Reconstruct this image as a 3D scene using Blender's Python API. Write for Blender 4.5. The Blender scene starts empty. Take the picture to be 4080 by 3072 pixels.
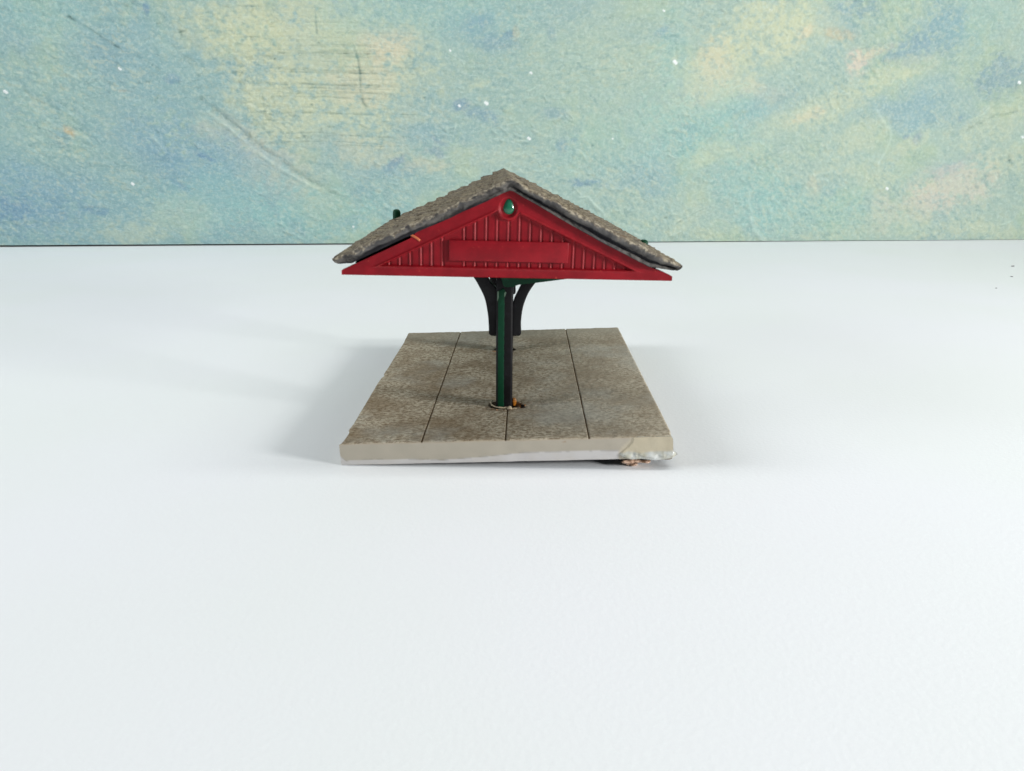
import bpy, math, random
import numpy as np
from mathutils import Matrix, Vector

# ------------------------------------------------------------------ camera, world, lamps, exposure
scn = bpy.context.scene
COL = scn.collection
MM = 0.001
random.seed(7)

CAM_H = 0.11068                      # lens height over the table (m)
cam_data = bpy.data.cameras.new("camera")
cam_data.sensor_width = 36.0
cam_data.lens = 2950.0 / 4080.0 * 36.0
cam_data.clip_start = 0.005
cam_data.clip_end = 50.0
cam_data.dof.use_dof = True
cam_data.dof.focus_distance = 0.50
cam_data.dof.aperture_fstop = 40.0
cam = bpy.data.objects.new("camera", cam_data)
COL.objects.link(cam)
cam.matrix_world = (Matrix.Translation((0, 0, CAM_H)) @ Matrix.Rotation(math.radians(90 - 17.887), 4, 'X')
                    @ Matrix.Rotation(math.radians(0.2), 4, 'Z'))
scn.camera = cam

world = bpy.data.worlds.new("World")
scn.world = world
world.use_nodes = True
bg = world.node_tree.nodes["Background"]
bg.inputs[0].default_value = (0.90, 0.97, 1.0, 1)
bg.inputs[1].default_value = 0.11


def area_lamp(name, loc, target, sx, sy, power, color):
    d = bpy.data.lights.new(name, 'AREA')
    d.shape = 'RECTANGLE'
    d.size, d.size_y, d.energy, d.color = sx, sy, power, color
    o = bpy.data.objects.new(name, d)
    COL.objects.link(o)
    o.location = loc
    o.rotation_euler = (Vector(target) - Vector(loc)).to_track_quat('-Z', 'Y').to_euler()
    return o


area_lamp("strip_lamp", (0.0, 0.40, 1.50), (0.0, 0.40, 0), 3.0, 0.22, 17.2, (1.0, 0.99, 0.97))
area_lamp("side_lamp", (0.90, -0.12, 0.25), (0.0, 0.32, 0.03), 0.20, 0.11, 10.0, (1.0, 0.985, 0.96))
area_lamp("weak_side_lamp", (-0.95, 0.06, 0.40), (0.0, 0.32, 0.03), 0.34, 0.30, 3.9, (0.95, 0.98, 1.0))

scn.view_settings.view_transform = 'Standard'
scn.view_settings.look = 'None'
scn.view_settings.exposure = 0.14
scn.view_settings.gamma = 1.0
scn.view_settings.use_curve_mapping = False
scn.render.film_transparent = False
scn.cycles.max_bounces = 8

# ------------------------------------------------------------------ helpers


def lin(r, g, b):
    f = lambda c: c / 255 / 12.92 if c / 255 <= 0.04045 else ((c / 255 + 0.055) / 1.055) ** 2.4
    return np.array([f(r), f(g), f(b)])


def rgba(c):
    return (float(c[0]), float(c[1]), float(c[2]), 1.0)


def vnoise(x, y, seed):
    """smooth value noise, roughly -1..1"""
    rng = np.random.RandomState(seed)
    tab = rng.rand(256, 256) * 2 - 1
    xi = np.floor(x).astype(int); yi = np.floor(y).astype(int)
    fx = x - xi; fy = y - yi
    fx = fx * fx * fx * (fx * (fx * 6 - 15) + 10); fy = fy * fy * fy * (fy * (fy * 6 - 15) + 10)
    a = tab[xi & 255, yi & 255]; b = tab[(xi + 1) & 255, yi & 255]
    c = tab[xi & 255, (yi + 1) & 255]; d = tab[(xi + 1) & 255, (yi + 1) & 255]
    return (a * (1 - fx) + b * fx) * (1 - fy) + (c * (1 - fx) + d * fx) * fy


def fbm(x, y, size, octaves, seed, gain=0.5):
    s = 0.0; amp = 1.0; n = 0.0
    for k in range(octaves):
        ca, sa = math.cos(0.6 * k + seed), math.sin(0.6 * k + seed)
        xr = (x * ca - y * sa) / size + 17.3 * k; yr = (x * sa + y * ca) / size + 9.1 * k
        s = s + amp * vnoise(xr, yr, seed * 31 + k)
        n += amp; amp *= gain; size *= 0.5
    return s / n


def sstep(a, b, x):
    t = np.clip((x - a) / (b - a), 0, 1)
    return t * t * (3 - 2 * t)


WM = {}


def link(o, parent=None, M=None):
    """link, parent, and place at world matrix M (kept when M is None: same frame as the parent)"""
    COL.objects.link(o)
    if parent is not None:
        o.parent = parent
        PM = WM[parent.name]
        M = PM if M is None else M
        o.matrix_basis = PM.inverted() @ M
    else:
        M = Matrix.Identity(4) if M is None else M
        o.matrix_basis = M
    WM[o.name] = M.copy()
    return o


def mesh_obj(name, verts, faces, mats, parent=None, M=None, smooth=False, mat_idx=None, attrs=None):
    """verts in millimetres"""
    me = bpy.data.meshes.new(name)
    v = np.asarray(verts, dtype=np.float64) * MM
    if isinstance(faces, np.ndarray) and faces.ndim == 2:
        n = len(faces); k = faces.shape[1]
        me.vertices.add(len(v)); me.vertices.foreach_set("co", v.astype(np.float32).ravel())
        me.loops.add(n * k); me.loops.foreach_set("vertex_index", faces.astype(np.int32).ravel())
        me.polygons.add(n); me.polygons.foreach_set("loop_start", (np.arange(n) * k).astype(np.int32))
        me.update(calc_edges=True)
    else:
        me.from_pydata([tuple(p) for p in v], [], [list(f) for f in faces])
    for m in (mats if isinstance(mats, (list, tuple)) else [mats]):
        me.materials.append(m)
    if mat_idx is not None:
        me.polygons.foreach_set("material_index", np.asarray(mat_idx, dtype=np.int32))
    if smooth:
        me.polygons.foreach_set("use_smooth", np.ones(len(me.polygons), dtype=bool))
    for an, arr in (attrs or {}).items():
        if arr.ndim == 2:
            a = me.attributes.new(an, 'FLOAT_COLOR', 'POINT')
            a.data.foreach_set("color", np.hstack([arr, np.ones((len(arr), 1))]).astype(np.float32).ravel())
        else:
            a = me.attributes.new(an, 'FLOAT', 'POINT')
            a.data.foreach_set("value", arr.astype(np.float32))
    me.validate(); me.update()
    return link(bpy.data.objects.new(name, me), parent, M)


def grid_faces(ny, nx, off=0, flip=False):
    i = np.arange(ny - 1)[:, None] * nx + np.arange(nx - 1)[None, :] + off
    q = np.stack([i, i + 1, i + nx + 1, i + nx], -1).reshape(-1, 4)
    return q[:, ::-1] if flip else q


def prism(name, poly, y0, y1, mat, parent, M=None, bevel=0.0, smooth=False):
    """polygon in x,z extruded along y"""
    n = len(poly)
    v = [(x, y0, z) for x, z in poly] + [(x, y1, z) for x, z in poly]
    f = [list(range(n)), list(range(2 * n - 1, n - 1, -1))]
    f += [[i, i + n, (i + 1) % n + n, (i + 1) % n] for i in range(n)]
    area = sum(poly[i][0] * poly[(i + 1) % n][1] - poly[(i + 1) % n][0] * poly[i][1] for i in range(n))
    if area < 0:
        f = [g[::-1] for g in f]
    o = mesh_obj(name, v, f, mat, parent, M)
    if bevel:
        b = o.modifiers.new("bevel", 'BEVEL')
        b.width = bevel * MM; b.segments = 3; b.limit_method = 'ANGLE'; b.angle_limit = math.radians(35)
        o.data.polygons.foreach_set("use_smooth", np.ones(len(o.data.polygons), dtype=bool))
    return o


def box(name, a, b, mat, parent, M=None, bevel=0.0):
    return prism(name, [(a[0], a[2]), (b[0], a[2]), (b[0], b[2]), (a[0], b[2])], a[1], b[1], mat, parent, M, bevel)


def smooth_path(pts, n):
    """Catmull-Rom through pts"""
    P = np.array(pts, float); P = np.vstack([2 * P[0] - P[1], P, 2 * P[-1] - P[-2]])
    out = []
    for i in range(1, len(P) - 2):
        for t in np.linspace(0, 1, n, endpoint=False):
            a, b, c, d = P[i - 1], P[i], P[i + 1], P[i + 2]
            out.append(0.5 * (2 * b + (c - a) * t + (2 * a - 5 * b + 4 * c - d) * t * t + (3 * b - a - 3 * c + d) * t ** 3))
    out.append(P[-2])
    return np.array(out)


def tube(name, pts, radii, mat, parent, M=None, sides=8):
    P = np.array(pts, float); R = np.broadcast_to(np.array(radii, float), (len(P),))
    T = np.gradient(P, axis=0); T /= np.linalg.norm(T, axis=1)[:, None]
    ref = np.array([0, 0, 1.0]) if abs(T[:, 2]).mean() < 0.8 else np.array([1.0, 0, 0])
    v = []
    for p, t, r in zip(P, T, R):
        a = np.cross(t, ref); a /= np.linalg.norm(a); b = np.cross(t, a)
        for k in range(sides):
            g = 2 * math.pi * k / sides
            v.append(p + r * (a * math.cos(g) + b * math.sin(g)))
    f = []
    for i in range(len(P) - 1):
        for k in range(sides):
            f.append([i * sides + k, i * sides + (k + 1) % sides, (i + 1) * sides + (k + 1) % sides, (i + 1) * sides + k])
    f.append(list(range(sides))[::-1]); f.append(list(range((len(P) - 1) * sides, len(P) * sides)))
    return mesh_obj(name, v, f, mat, parent, M, smooth=True)


def blob(name, c, r, mat, parent, M=None, rough=0.15, seed=1, nu=28, nv=18):
    rng = np.random.RandomState(seed); ph = rng.rand(6) * 6.28
    v = []
    for j in range(nv + 1):
        th = math.pi * j / nv
        for i in range(nu):
            g = 2 * math.pi * i / nu
            d = np.array([math.sin(th) * math.cos(g), math.sin(th) * math.sin(g), math.cos(th)])
            k = 1 + rough * (math.sin(3 * d[0] + ph[0]) + math.sin(4 * d[1] + ph[1]) + math.sin(4 * d[2] + ph[2]) +
                             .5 * math.sin(9 * d[0] + ph[3]) + .5 * math.sin(8 * d[1] + ph[4])) / 2
            v.append(np.array(c) + d * np.array(r) * k)
    f = [[j * nu + i, (j + 1) * nu + i, (j + 1) * nu + (i + 1) % nu, j * nu + (i + 1) % nu] for j in range(nv) for i in range(nu)]
    return mesh_obj(name, v, f, mat, parent, M, smooth=True)


class NT:
    """tiny node-tree helper"""

    def __init__(self, name, rough=0.6, spec=0.5):
        self.m = bpy.data.materials.new(name); self.m.use_nodes = True
        self.t = self.m.node_tree; self.p = self.t.nodes["Principled BSDF"]
        self.p.inputs["Roughness"].default_value = rough
        self.p.inputs["Specular IOR Level"].default_value = spec
        self.co = self.t.nodes.new("ShaderNodeTexCoord").outputs["Object"]

    def set(self, sock, val):
        if hasattr(val, "is_output"):
            self.t.links.new(val, sock)
        elif isinstance(val, (tuple, list, np.ndarray)):
            sock.default_value = rgba(val) if len(sock.default_value) == 4 else tuple(val)[:3]
        else:
            sock.default_value = val

    def noise(self, scale, detail=3, rough=0.55, stretch=None, dist=0.0, offset=(0, 0, 0)):
        n = self.t.nodes.new("ShaderNodeTexNoise")
        mp = self.t.nodes.new("ShaderNodeMapping")
        mp.inputs["Scale"].default_value = stretch or (1, 1, 1)
        mp.inputs["Location"].default_value = offset
        self.t.links.new(self.co, mp.inputs[0]); self.t.links.new(mp.outputs[0], n.inputs["Vector"])
        n.inputs["Scale"].default_value = scale; n.inputs["Detail"].default_value = detail
        n.inputs["Roughness"].default_value = rough; n.inputs["Distortion"].default_value = dist
        return n.outputs["Fac"]

    def ramp(self, fac, a, b, lo=0.0, hi=1.0):
        n = self.t.nodes.new("ShaderNodeMapRange"); n.interpolation_type = 'SMOOTHSTEP'
        self.set(n.inputs["Value"], fac)
        n.inputs["From Min"].default_value = a; n.inputs["From Max"].default_value = b
        n.inputs["To Min"].default_value = lo; n.inputs["To Max"].default_value = hi
        return n.outputs["Result"]

    def mix(self, fac, a, b, mode='MIX'):
        n = self.t.nodes.new("ShaderNodeMix"); n.data_type = 'RGBA'; n.blend_type = mode
        self.set(n.inputs["Factor"], fac); self.set(n.inputs["A"] if False else n.inputs[6], a); self.set(n.inputs[7], b)
        return n.outputs[2]

    def math(self, op, a, b=0.0):
        n = self.t.nodes.new("ShaderNodeMath"); n.operation = op
        self.set(n.inputs[0], a); self.set(n.inputs[1], b)
        return n.outputs[0]

    def attr(self, name, fac=False):
        n = self.t.nodes.new("ShaderNodeAttribute"); n.attribute_name = name
        return n.outputs["Fac" if fac else "Color"]

    def sep(self, which):
        n = self.t.nodes.new("ShaderNodeSeparateXYZ"); self.t.links.new(self.co, n.inputs[0])
        return n.outputs[which]

    def color(self, c):
        self.set(self.p.inputs["Base Color"], c); return self

    def rough(self, r):
        self.set(self.p.inputs["Roughness"], r); return self

    def bump(self, h, dist, strength=1.0):
        n = self.t.nodes.new("ShaderNodeBump")
        n.inputs["Distance"].default_value = dist * MM; n.inputs["Strength"].default_value = strength
        self.set(n.inputs["Height"], h)
        prev = self.p.inputs["Normal"]
        if prev.is_linked:
            self.t.links.new(prev.links[0].from_socket, n.inputs["Normal"])
        self.t.links.new(n.outputs[0], prev); return self


def tag(o, label=None, cat=None, group=None, kind=None):
    for k, v in (("label", label), ("category", cat), ("group", group), ("kind", kind)):
        if v:
            o[k] = v
    return o


# ------------------------------------------------------------------ materials
def make_materials():
    M = {}
    n = NT("white_table_laminate", 0.62, 0.3)
    big = n.noise(5, 2)
    n.color(n.mix(n.ramp(big, .3, .7), lin(226, 231, 232), lin(229, 232, 237)))
    n.bump(n.noise(640, 3, .55), .10, .8)
    M['table'] = n.m

    n = NT("plaster_paint", 0.72, 0.25)
    grain = n.noise(900, 3, .6); mott = n.noise(260, 4, .65, dist=.6)
    c = n.mix(n.ramp(mott, .42, .70, 0, .24), n.attr("paint"), lin(218, 232, 222))
    c = n.mix(n.ramp(grain, .56, .78, 0, .2), c, lin(92, 128, 134))
    n.color(c).bump(n.noise(290, 4, .66, dist=1.2, stretch=(.8, 1, 1.3)), 1.3, 1.0).bump(grain, .3, .8)
    M['plaster'] = n.m
    n = NT("board_edge", 0.8); n.color(n.mix(n.noise(80), lin(58, 74, 62), lin(84, 96, 84))); M['board_edge'] = n.m

    n = NT("weathered_platform_paint", 0.78, 0.3)
    a = n.noise(1000, 4, .68, dist=.7, stretch=(.55, 1, 1)); b = n.noise(40, 4, .6); d = n.noise(1500, 2, .6); e = n.noise(26, 4, .62, offset=(.3, .1, 0))
    c = n.mix(n.ramp(a, .40, .60), lin(122, 106, 83), lin(200, 190, 168))
    c = n.mix(n.ramp(b, .40, .62, 0, .62), c, lin(118, 98, 70))
    c = n.mix(n.math("MULTIPLY", n.ramp(n.sep(0), -.02, .045), .35), c, lin(172, 166, 150))
    c = n.mix(n.ramp(e, .46, .70, 0, .4), c, lin(174, 178, 172))
    c = n.mix(n.ramp(d, .66, .74, 0, .8), c, lin(214, 208, 194))
    c = n.mix(n.ramp(d, .24, .36, .6, 0), c, lin(74, 62, 48))
    c = n.mix(n.ramp(n.math("ADD", n.sep(1), n.math("MULTIPLY", b, .03)), .155, .175, 0, .6), c, lin(160, 154, 138))
    n.color(c).bump(a, .25, .8).bump(d, .12, .6)
    M['slab_top'] = n.m
    n = NT("groove_dirt", .9, .1); n.color(n.mix(n.noise(500), lin(104, 86, 66), lin(146, 126, 100))); M['groove'] = n.m
    n = NT("platform_edge_plastic", 0.5, 0.4)
    spots = n.noise(260, 3, .6); fine = n.noise(90, 3)
    c = n.mix(n.ramp(spots, .66, .76, 0, .55), n.attr("coat"), lin(150, 118, 90))
    c = n.mix(n.ramp(fine, .4, .7, 0, .25), c, lin(186, 178, 164))
    n.color(c).bump(spots, .08, .5)
    M['slab_side'] = n.m

    n = NT("black_plastic", 0.38, 0.24)
    g = n.noise(500, 4, .6)
    n.color(n.mix(n.ramp(g, .45, .75), lin(7, 6, 9), lin(18, 16, 22))).bump(g, .10, .4)
    n.rough(n.ramp(n.noise(90, 3), .3, .7, .32, .62)); M['black'] = n.m
    n = NT("green_plastic", 0.5, 0.2)
    g = n.noise(420, 4, .6)
    n.color(n.mix(n.ramp(g, .55, .8, 0, .5), lin(0, 56, 34), lin(28, 92, 66))).bump(g, .12, .5); M['green'] = n.m
    n = NT("glossy_green_plastic", 0.16, 0.6)
    n.color(n.mix(n.noise(300), lin(14, 84, 58), lin(40, 120, 90))); M['green_gloss'] = n.m
    n = NT("worn_pale_green", 0.6); n.color(n.mix(n.noise(900), lin(120, 140, 120), lin(60, 100, 80))); M['worn'] = n.m

    n = NT("red_plastic", 0.46, 0.3)
    g = n.noise(160, 4, .62); s = n.noise(700, 3, .6); wear = n.attr("wear", True)
    c = n.mix(n.ramp(g, .35, .7), lin(128, 8, 23), lin(147, 14, 29))
    c = n.mix(n.math('MULTIPLY', wear, n.ramp(n.noise(420, 3), .35, .65, .15, 1.)), c, lin(216, 78, 70))
    c = n.mix(n.ramp(s, .67, .74, 0, .5), c, lin(212, 92, 72))
    n.color(c).bump(s, .08, .5).bump(g, .12, .35); M['red'] = n.m

    n = NT("weathered_shingle_paint", 0.85, 0.25)
    a = n.noise(440, 5, .7, dist=1.0); b = n.noise(70, 3); d = n.noise(1100, 3, .6); st = n.noise(380, 3, .6, stretch=(.35, 1, .35))
    c = n.mix(n.ramp(a, .34, .64), lin(66, 58, 48), lin(156, 146, 124))
    c = n.mix(n.ramp(b, .4, .65, 0, .55), c, lin(116, 111, 102))
    c = n.mix(n.ramp(st, .58, .72, 0, .6), c, lin(96, 74, 56))
    c = n.mix(n.ramp(d, .64, .74, 0, .7), c, lin(192, 182, 158))
    c = n.mix(n.ramp(d, .28, .42, .8, 0), c, lin(52, 44, 36))
    n.color(c).bump(a, .9, 1.0).bump(d, .25, .8); M['shingle'] = n.m
    n = NT("grey_roof_plastic", 0.62, 0.35)
    a = n.noise(230, 5, .66, dist=.6); b = n.noise(60, 3); d = n.noise(700, 3)
    base = n.mix(n.ramp(a, .34, .66), lin(42, 40, 39), lin(106, 103, 99))
    base = n.mix(n.ramp(b, .42, .62, 0, .5), base, lin(90, 89, 90))
    crust = n.attr("crust", True)
    k = n.ramp(n.math('ADD', crust, n.math('MULTIPLY', n.math('SUBTRACT', a, .5), 2.6)), .35, .75)
    tan = n.mix(n.ramp(d, .4, .62), lin(98, 90, 78), lin(164, 155, 136))
    c = n.mix(k, base, tan)
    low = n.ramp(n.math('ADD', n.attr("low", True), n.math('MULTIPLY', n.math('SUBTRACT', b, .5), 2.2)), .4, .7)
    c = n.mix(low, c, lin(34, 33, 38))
    n.color(c).bump(a, .5, .7).bump(d, .2, .6); M['verge'] = n.m
    n = NT("dark_void", .9, .05); n.color(lin(22, 18, 16)); M['void'] = n.m  # near-black for painted shade in gaps and the apex hole, also the dark chip

    n = NT("dried_glue", 0.2, 0.5)
    v = n.noise(170, 3)
    n.color(n.mix(n.attr("clear", True), n.mix(v, lin(190, 182, 161), lin(184, 173, 148)), n.mix(n.ramp(v, .35, .65), lin(170, 168, 152), lin(206, 210, 208))))
    n.rough(n.ramp(n.attr("clear", True), 0, 1, .34, .1)).bump(n.noise(300, 4, .6), .3, .6); M['glue'] = n.m
    n = NT("yellowed_glue_film", 0.25, 0.5)
    n.color(n.mix(n.noise(150, 3), lin(196, 184, 152), lin(182, 166, 128))).bump(n.noise(200, 3), .2, .5); M['film'] = n.m
    n = NT("brown_glue", .3, .5); n.color(n.mix(n.noise(500), lin(128, 112, 88), lin(80, 62, 48))); M['brown_glue'] = n.m
    n = NT("pinkish_glue", 0.35, 0.5)
    n.color(n.mix(n.ramp(n.noise(380, 3), .4, .6), lin(224, 190, 166), lin(128, 96, 74))).bump(n.noise(420, 4), .5, .9); M['pink'] = n.m
    n = NT("amber_glue", 0.2, 0.6); n.color(n.mix(n.noise(400), lin(190, 120, 40), lin(120, 74, 30))); M['amber'] = n.m
    n = NT("pale_flash", 0.5); n.color(n.mix(n.noise(600), lin(206, 194, 168), lin(150, 132, 106))); M['flash'] = n.m
    n = NT("straw_splinter", 0.5); n.color(n.mix(n.noise(600), lin(226, 128, 84), lin(190, 96, 60))); M['splinter'] = n.m
    n = NT("crumb_grey", 0.8); n.color(lin(120, 120, 124)); M['crumb'] = n.m
    return M


MAT = make_materials()

# ------------------------------------------------------------------ table (the surface everything rests on)
mesh_obj("table", [(-2200, -900, 0), (2200, -900, 0), (2200, 1900, 0), (-2200, 1900, 0)], [[0, 1, 2, 3]], MAT['table'])
tag(bpy.data.objects["table"], kind="structure")

# ------------------------------------------------------------------ painted backdrop board
# paint patches, flecks, pits, scratches and comb lines in millimetres on the board (u along it, v up)
PAINT_PATCHES = [
    (-196.8, 194.9, 99.7, 59.0, -5, "y", 0.75),
    (-241.0, 243.9, 78.5, 25.3, 0, "y", 0.5),
    (-133.4, 210.8, 24.2, 16.9, 0, "c", 0.75),
    (-168.0, 177.3, 39.3, 16.9, 0, "c", 0.4),
    (-273.5, 153.1, 36.2, 44.9, 30, "y", 0.45),
    (-287.5, 226.1, 36.2, 16.9, -20, "y", 0.45),
    (-314.9, 215.9, 39.3, 16.9, -30, "y", 0.35),
    (-229.2, 127.0, 60.4, 33.7, -20, "y", 0.4),
    (-307.5, 113.4, 33.2, 11.2, -35, "c", 0.5),
    (-261.9, 70.0, 60.4, 19.7, -30, "c", 0.45),
    (-324.5, 131.8, 18.1, 11.2, -30, "y", 0.3),
    (-401.2, 120.9, 51.3, 42.1, -35, "b", 0.6),
    (-360.9, 99.9, 63.4, 39.3, -25, "b", 0.75),
    (-434.1, 199.6, 27.2, 16.9, -35, "d", 0.35),
    (-426.0, 202.1, 45.3, 25.3, -40, "b", 0.4),
    (-344.8, 97.2, 9.1, 3.4, -20, "d", 0.8),
    (-381.6, 65.9, 12.1, 3.9, -40, "d", 0.7),
    (-547.1, 62.0, 69.5, 36.5, 5, "b", 0.75),
    (-559.8, 37.5, 54.4, 25.3, 5, "d", 0.25),
    (-501.1, 80.9, 69.5, 16.9, 0, "b", 0.5),
    (-297.4, 78.3, 48.3, 22.5, -30, "b", 0.5),
    (-203.0, 105.7, 27.2, 14.0, 0, "b", 0.3),
    (-394.9, 89.0, 24.2, 16.9, 0, "d", 0.25),
    (-499.4, 120.5, 12.1, 8.4, 0, "d", 0.35),
    (-529.7, 213.0, 18.1, 16.9, 0, "d", 0.25),
    (-372.0, 179.1, 9.1, 5.1, 0, "d", 0.5),
    (-387.5, 245.2, 4.2, 6.2, 0, "d", 0.7),
    (-473.2, 38.6, 12.1, 5.6, 0, "d", 0.45),
    (-564.7, 40.3, 18.1, 11.2, 0, "d", 0.4),
    (-488.2, 124.5, 7.9, 3.9, -30, "k", 0.9),
    (-423.3, 165.2, 7.9, 2.2, 0, "k", 0.5),
    (-510.9, 239.6, 48.3, 22.5, 0, "t", 0.4),
    (-483.4, 181.7, 78.5, 44.9, 0, "g", 0.3),
    (-483.6, 104.8, 78.5, 28.1, -20, "g", 0.35),
    (-385.8, 34.1, 36.2, 16.9, 0, "y", 0.35),
    (-449.5, 14.7, 30.2, 11.2, 0, "y", 0.4),
    (-328.2, 50.7, 75.5, 33.7, 0, "t", 0.5),
    (-216.4, 36.2, 78.5, 28.1, 0, "t", 0.6),
    (-35.4, 234.8, 15.1, 7.9, 20, "d", 0.75),
    (-45.1, 230.9, 33.2, 14.0, 10, "b", 0.45),
    (-6.4, 226.4, 6.6, 4.5, 30, "d", 0.8),
    (-18.9, 217.4, 18.1, 8.4, 0, "d", 0.55),
    (2.5, 230.3, 3.6, 6.2, 0, "k", 0.5),
    (41.0, 228.3, 5.4, 11.2, 10, "d", 0.45),
    (49.0, 248.6, 60.4, 16.9, 0, "b", 0.3),
    (-93.9, 246.3, 90.6, 30.9, 0, "t", 0.45),
    (-60.3, 154.6, 12.1, 5.1, 20, "d", 0.7),
    (-33.5, 144.2, 21.1, 6.7, -15, "d", 0.55),
    (45.4, 147.4, 15.1, 5.6, -10, "d", 0.5),
    (-95.2, 116.9, 33.2, 19.7, -20, "b", 0.5),
    (-92.8, 103.2, 12.1, 5.6, 0, "d", 0.55),
    (-86.8, 114.2, 9.1, 2.8, -30, "d", 0.5),
    (-136.1, 90.8, 13.6, 5.6, 25, "d", 0.85),
    (-130.8, 81.1, 18.1, 8.4, 0, "b", 0.5),
    (-150.7, 83.8, 18.1, 8.4, 0, "b", 0.4),
    (57.8, 114.7, 6.6, 8.4, 0, "d", 0.5),
    (72.4, 117.5, 4.2, 2.2, 0, "d", 0.5),
    (88.8, 68.4, 18.1, 3.9, 0, "d", 0.6),
    (154.7, 75.5, 36.2, 14.0, 0, "b", 0.35),
    (-101.9, 86.7, 18.1, 7.3, 0, "c", 0.4),
    (-160.9, 105.8, 30.2, 14.0, 0, "c", 0.25),
    (-111.5, 138.3, 18.1, 5.6, 0, "y", 0.35),
    (-55.6, 95.0, 75.5, 16.9, 0, "y", 0.25),
    (-182.7, 24.6, 18.1, 8.4, 0, "b", 0.4),
    (-40.2, 178.5, 12.1, 4.5, 0, "y", 0.4),
    (162.7, 232.6, 33.2, 11.2, 0, "b", 0.45),
    (174.0, 235.4, 12.1, 3.9, 30, "d", 0.55),
    (123.7, 214.1, 90.6, 39.3, 0, "y", 0.18),
    (87.5, 187.6, 120.8, 56.2, 0, "g", 0.3),
    (188.0, 201.9, 18.1, 56.2, 0, "t", 0.5),
    (236.4, 183.8, 45.3, 30.9, 35, "y", 0.7),
    (229.6, 194.4, 18.1, 25.3, 10, "c", 0.5),
    (266.9, 176.1, 18.1, 8.4, 0, "c", 0.5),
    (290.2, 234.5, 51.3, 25.3, 20, "y", 0.7),
    (330.7, 240.3, 45.3, 22.5, 0, "y", 0.55),
    (331.7, 232.5, 12.1, 6.7, 20, "c", 0.6),
    (402.9, 205.7, 12.7, 13.5, -20, "p", 1.0),
    (417.8, 216.5, 18.1, 6.2, 20, "c", 0.65),
    (376.2, 233.1, 15.1, 5.6, 0, "k", 0.35),
    (209.1, 156.6, 21.1, 16.9, 30, "c", 0.45),
    (203.6, 151.2, 54.4, 19.7, 25, "y", 0.4),
    (366.1, 155.1, 69.5, 14.0, 22, "y", 0.5),
    (348.9, 146.6, 18.1, 5.6, 25, "c", 0.5),
    (297.7, 168.2, 18.1, 8.4, 0, "c", 0.35),
    (373.6, 251.3, 27.2, 14.0, 0, "b", 0.3),
    (392.4, 264.4, 18.1, 8.4, 0, "d", 0.4),
    (462.6, 221.1, 24.2, 16.9, 20, "d", 0.5),
    (503.8, 245.5, 18.1, 22.5, 10, "d", 0.5),
    (483.0, 226.7, 60.4, 28.1, 0, "b", 0.35),
    (579.7, 192.7, 27.2, 16.9, 20, "d", 0.5),
    (480.9, 153.1, 36.2, 19.7, -10, "b", 0.55),
    (487.0, 119.2, 7.2, 6.7, -30, "d", 0.9),
    (473.6, 123.4, 4.2, 3.4, 0, "d", 0.6),
    (529.2, 81.5, 18.1, 8.4, 30, "b", 0.7),
    (537.9, 143.6, 3.0, 3.9, 0, "d", 0.6),
    (538.2, 256.5, 45.3, 25.3, 0, "t", 0.3),
    (457.7, 196.9, 36.2, 14.0, 20, "y", 0.45),
    (464.8, 191.5, 9.1, 5.6, 0, "y", 0.5),
    (295.9, 157.3, 39.3, 16.9, 20, "b", 0.35),
    (285.0, 118.4, 30.2, 16.9, 0, "t", 0.3),
    (223.3, 129.3, 60.4, 42.1, 20, "t", 0.6),
    (243.9, 101.3, 27.2, 11.2, 20, "y", 0.5),
    (283.1, 107.1, 18.1, 8.4, 0, "y", 0.35),
    (368.8, 66.7, 9.1, 16.9, 10, "c", 0.45),
    (460.1, 33.7, 18.1, 25.3, 20, "p", 0.55),
    (546.3, 60.6, 45.3, 25.3, 30, "p", 0.6),
    (517.6, 39.6, 30.2, 16.9, 0, "p", 0.35),
    (443.1, 78.5, 36.2, 14.0, 0, "y", 0.3),
    (414.7, 118.9, 36.2, 16.9, 30, "y", 0.4),
    (479.0, 110.5, 18.1, 11.2, 30, "y", 0.45),
    (577.9, 142.4, 54.4, 16.9, 25, "y", 0.4),
    (610.6, 96.3, 36.2, 16.9, 0, "y", 0.3),
    (372.4, 40.1, 78.5, 25.3, 0, "t", 0.5),
    (291.7, 55.1, 39.3, 36.5, 0, "t", 0.5),
    (589.2, 11.6, 78.5, 11.2, 0, "y", 0.4),
    (236.7, 7.6, 15.1, 5.6, 0, "y", 0.4),
    (462.6, 18.5, 60.4, 16.9, 10, "g", 0.4),
    (215.8, 34.6, 27.2, 16.9, 30, "y", 0.25),
    (149.3, 117.8, 90.6, 28.1, 10, "t", 0.3),
]
WHITE_FLECKS = [
    (-545.4, 162.6, 2.7),
    (-423.2, 186.8, 2.1),
    (-428.6, 67.9, 2.4),
    (-30.5, 156.2, 3.3),
    (19.9, 188.2, 2.1),
    (18.9, 118.7, 2.7),
    (-60.3, 152.8, 2.1),
    (-185.9, 19.5, 1.5),
    (185.2, 200.5, 3.6),
    (168.4, 254.3, 2.4),
    (460.0, 63.1, 2.4),
    (290.6, 256.8, 2.4),
    (603.6, 184.7, 2.7),
    (621.4, 123.2, 2.7),
    (-68.9, 209.6, 1.8),
    (116.6, 119.1, 1.2),
]
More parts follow.
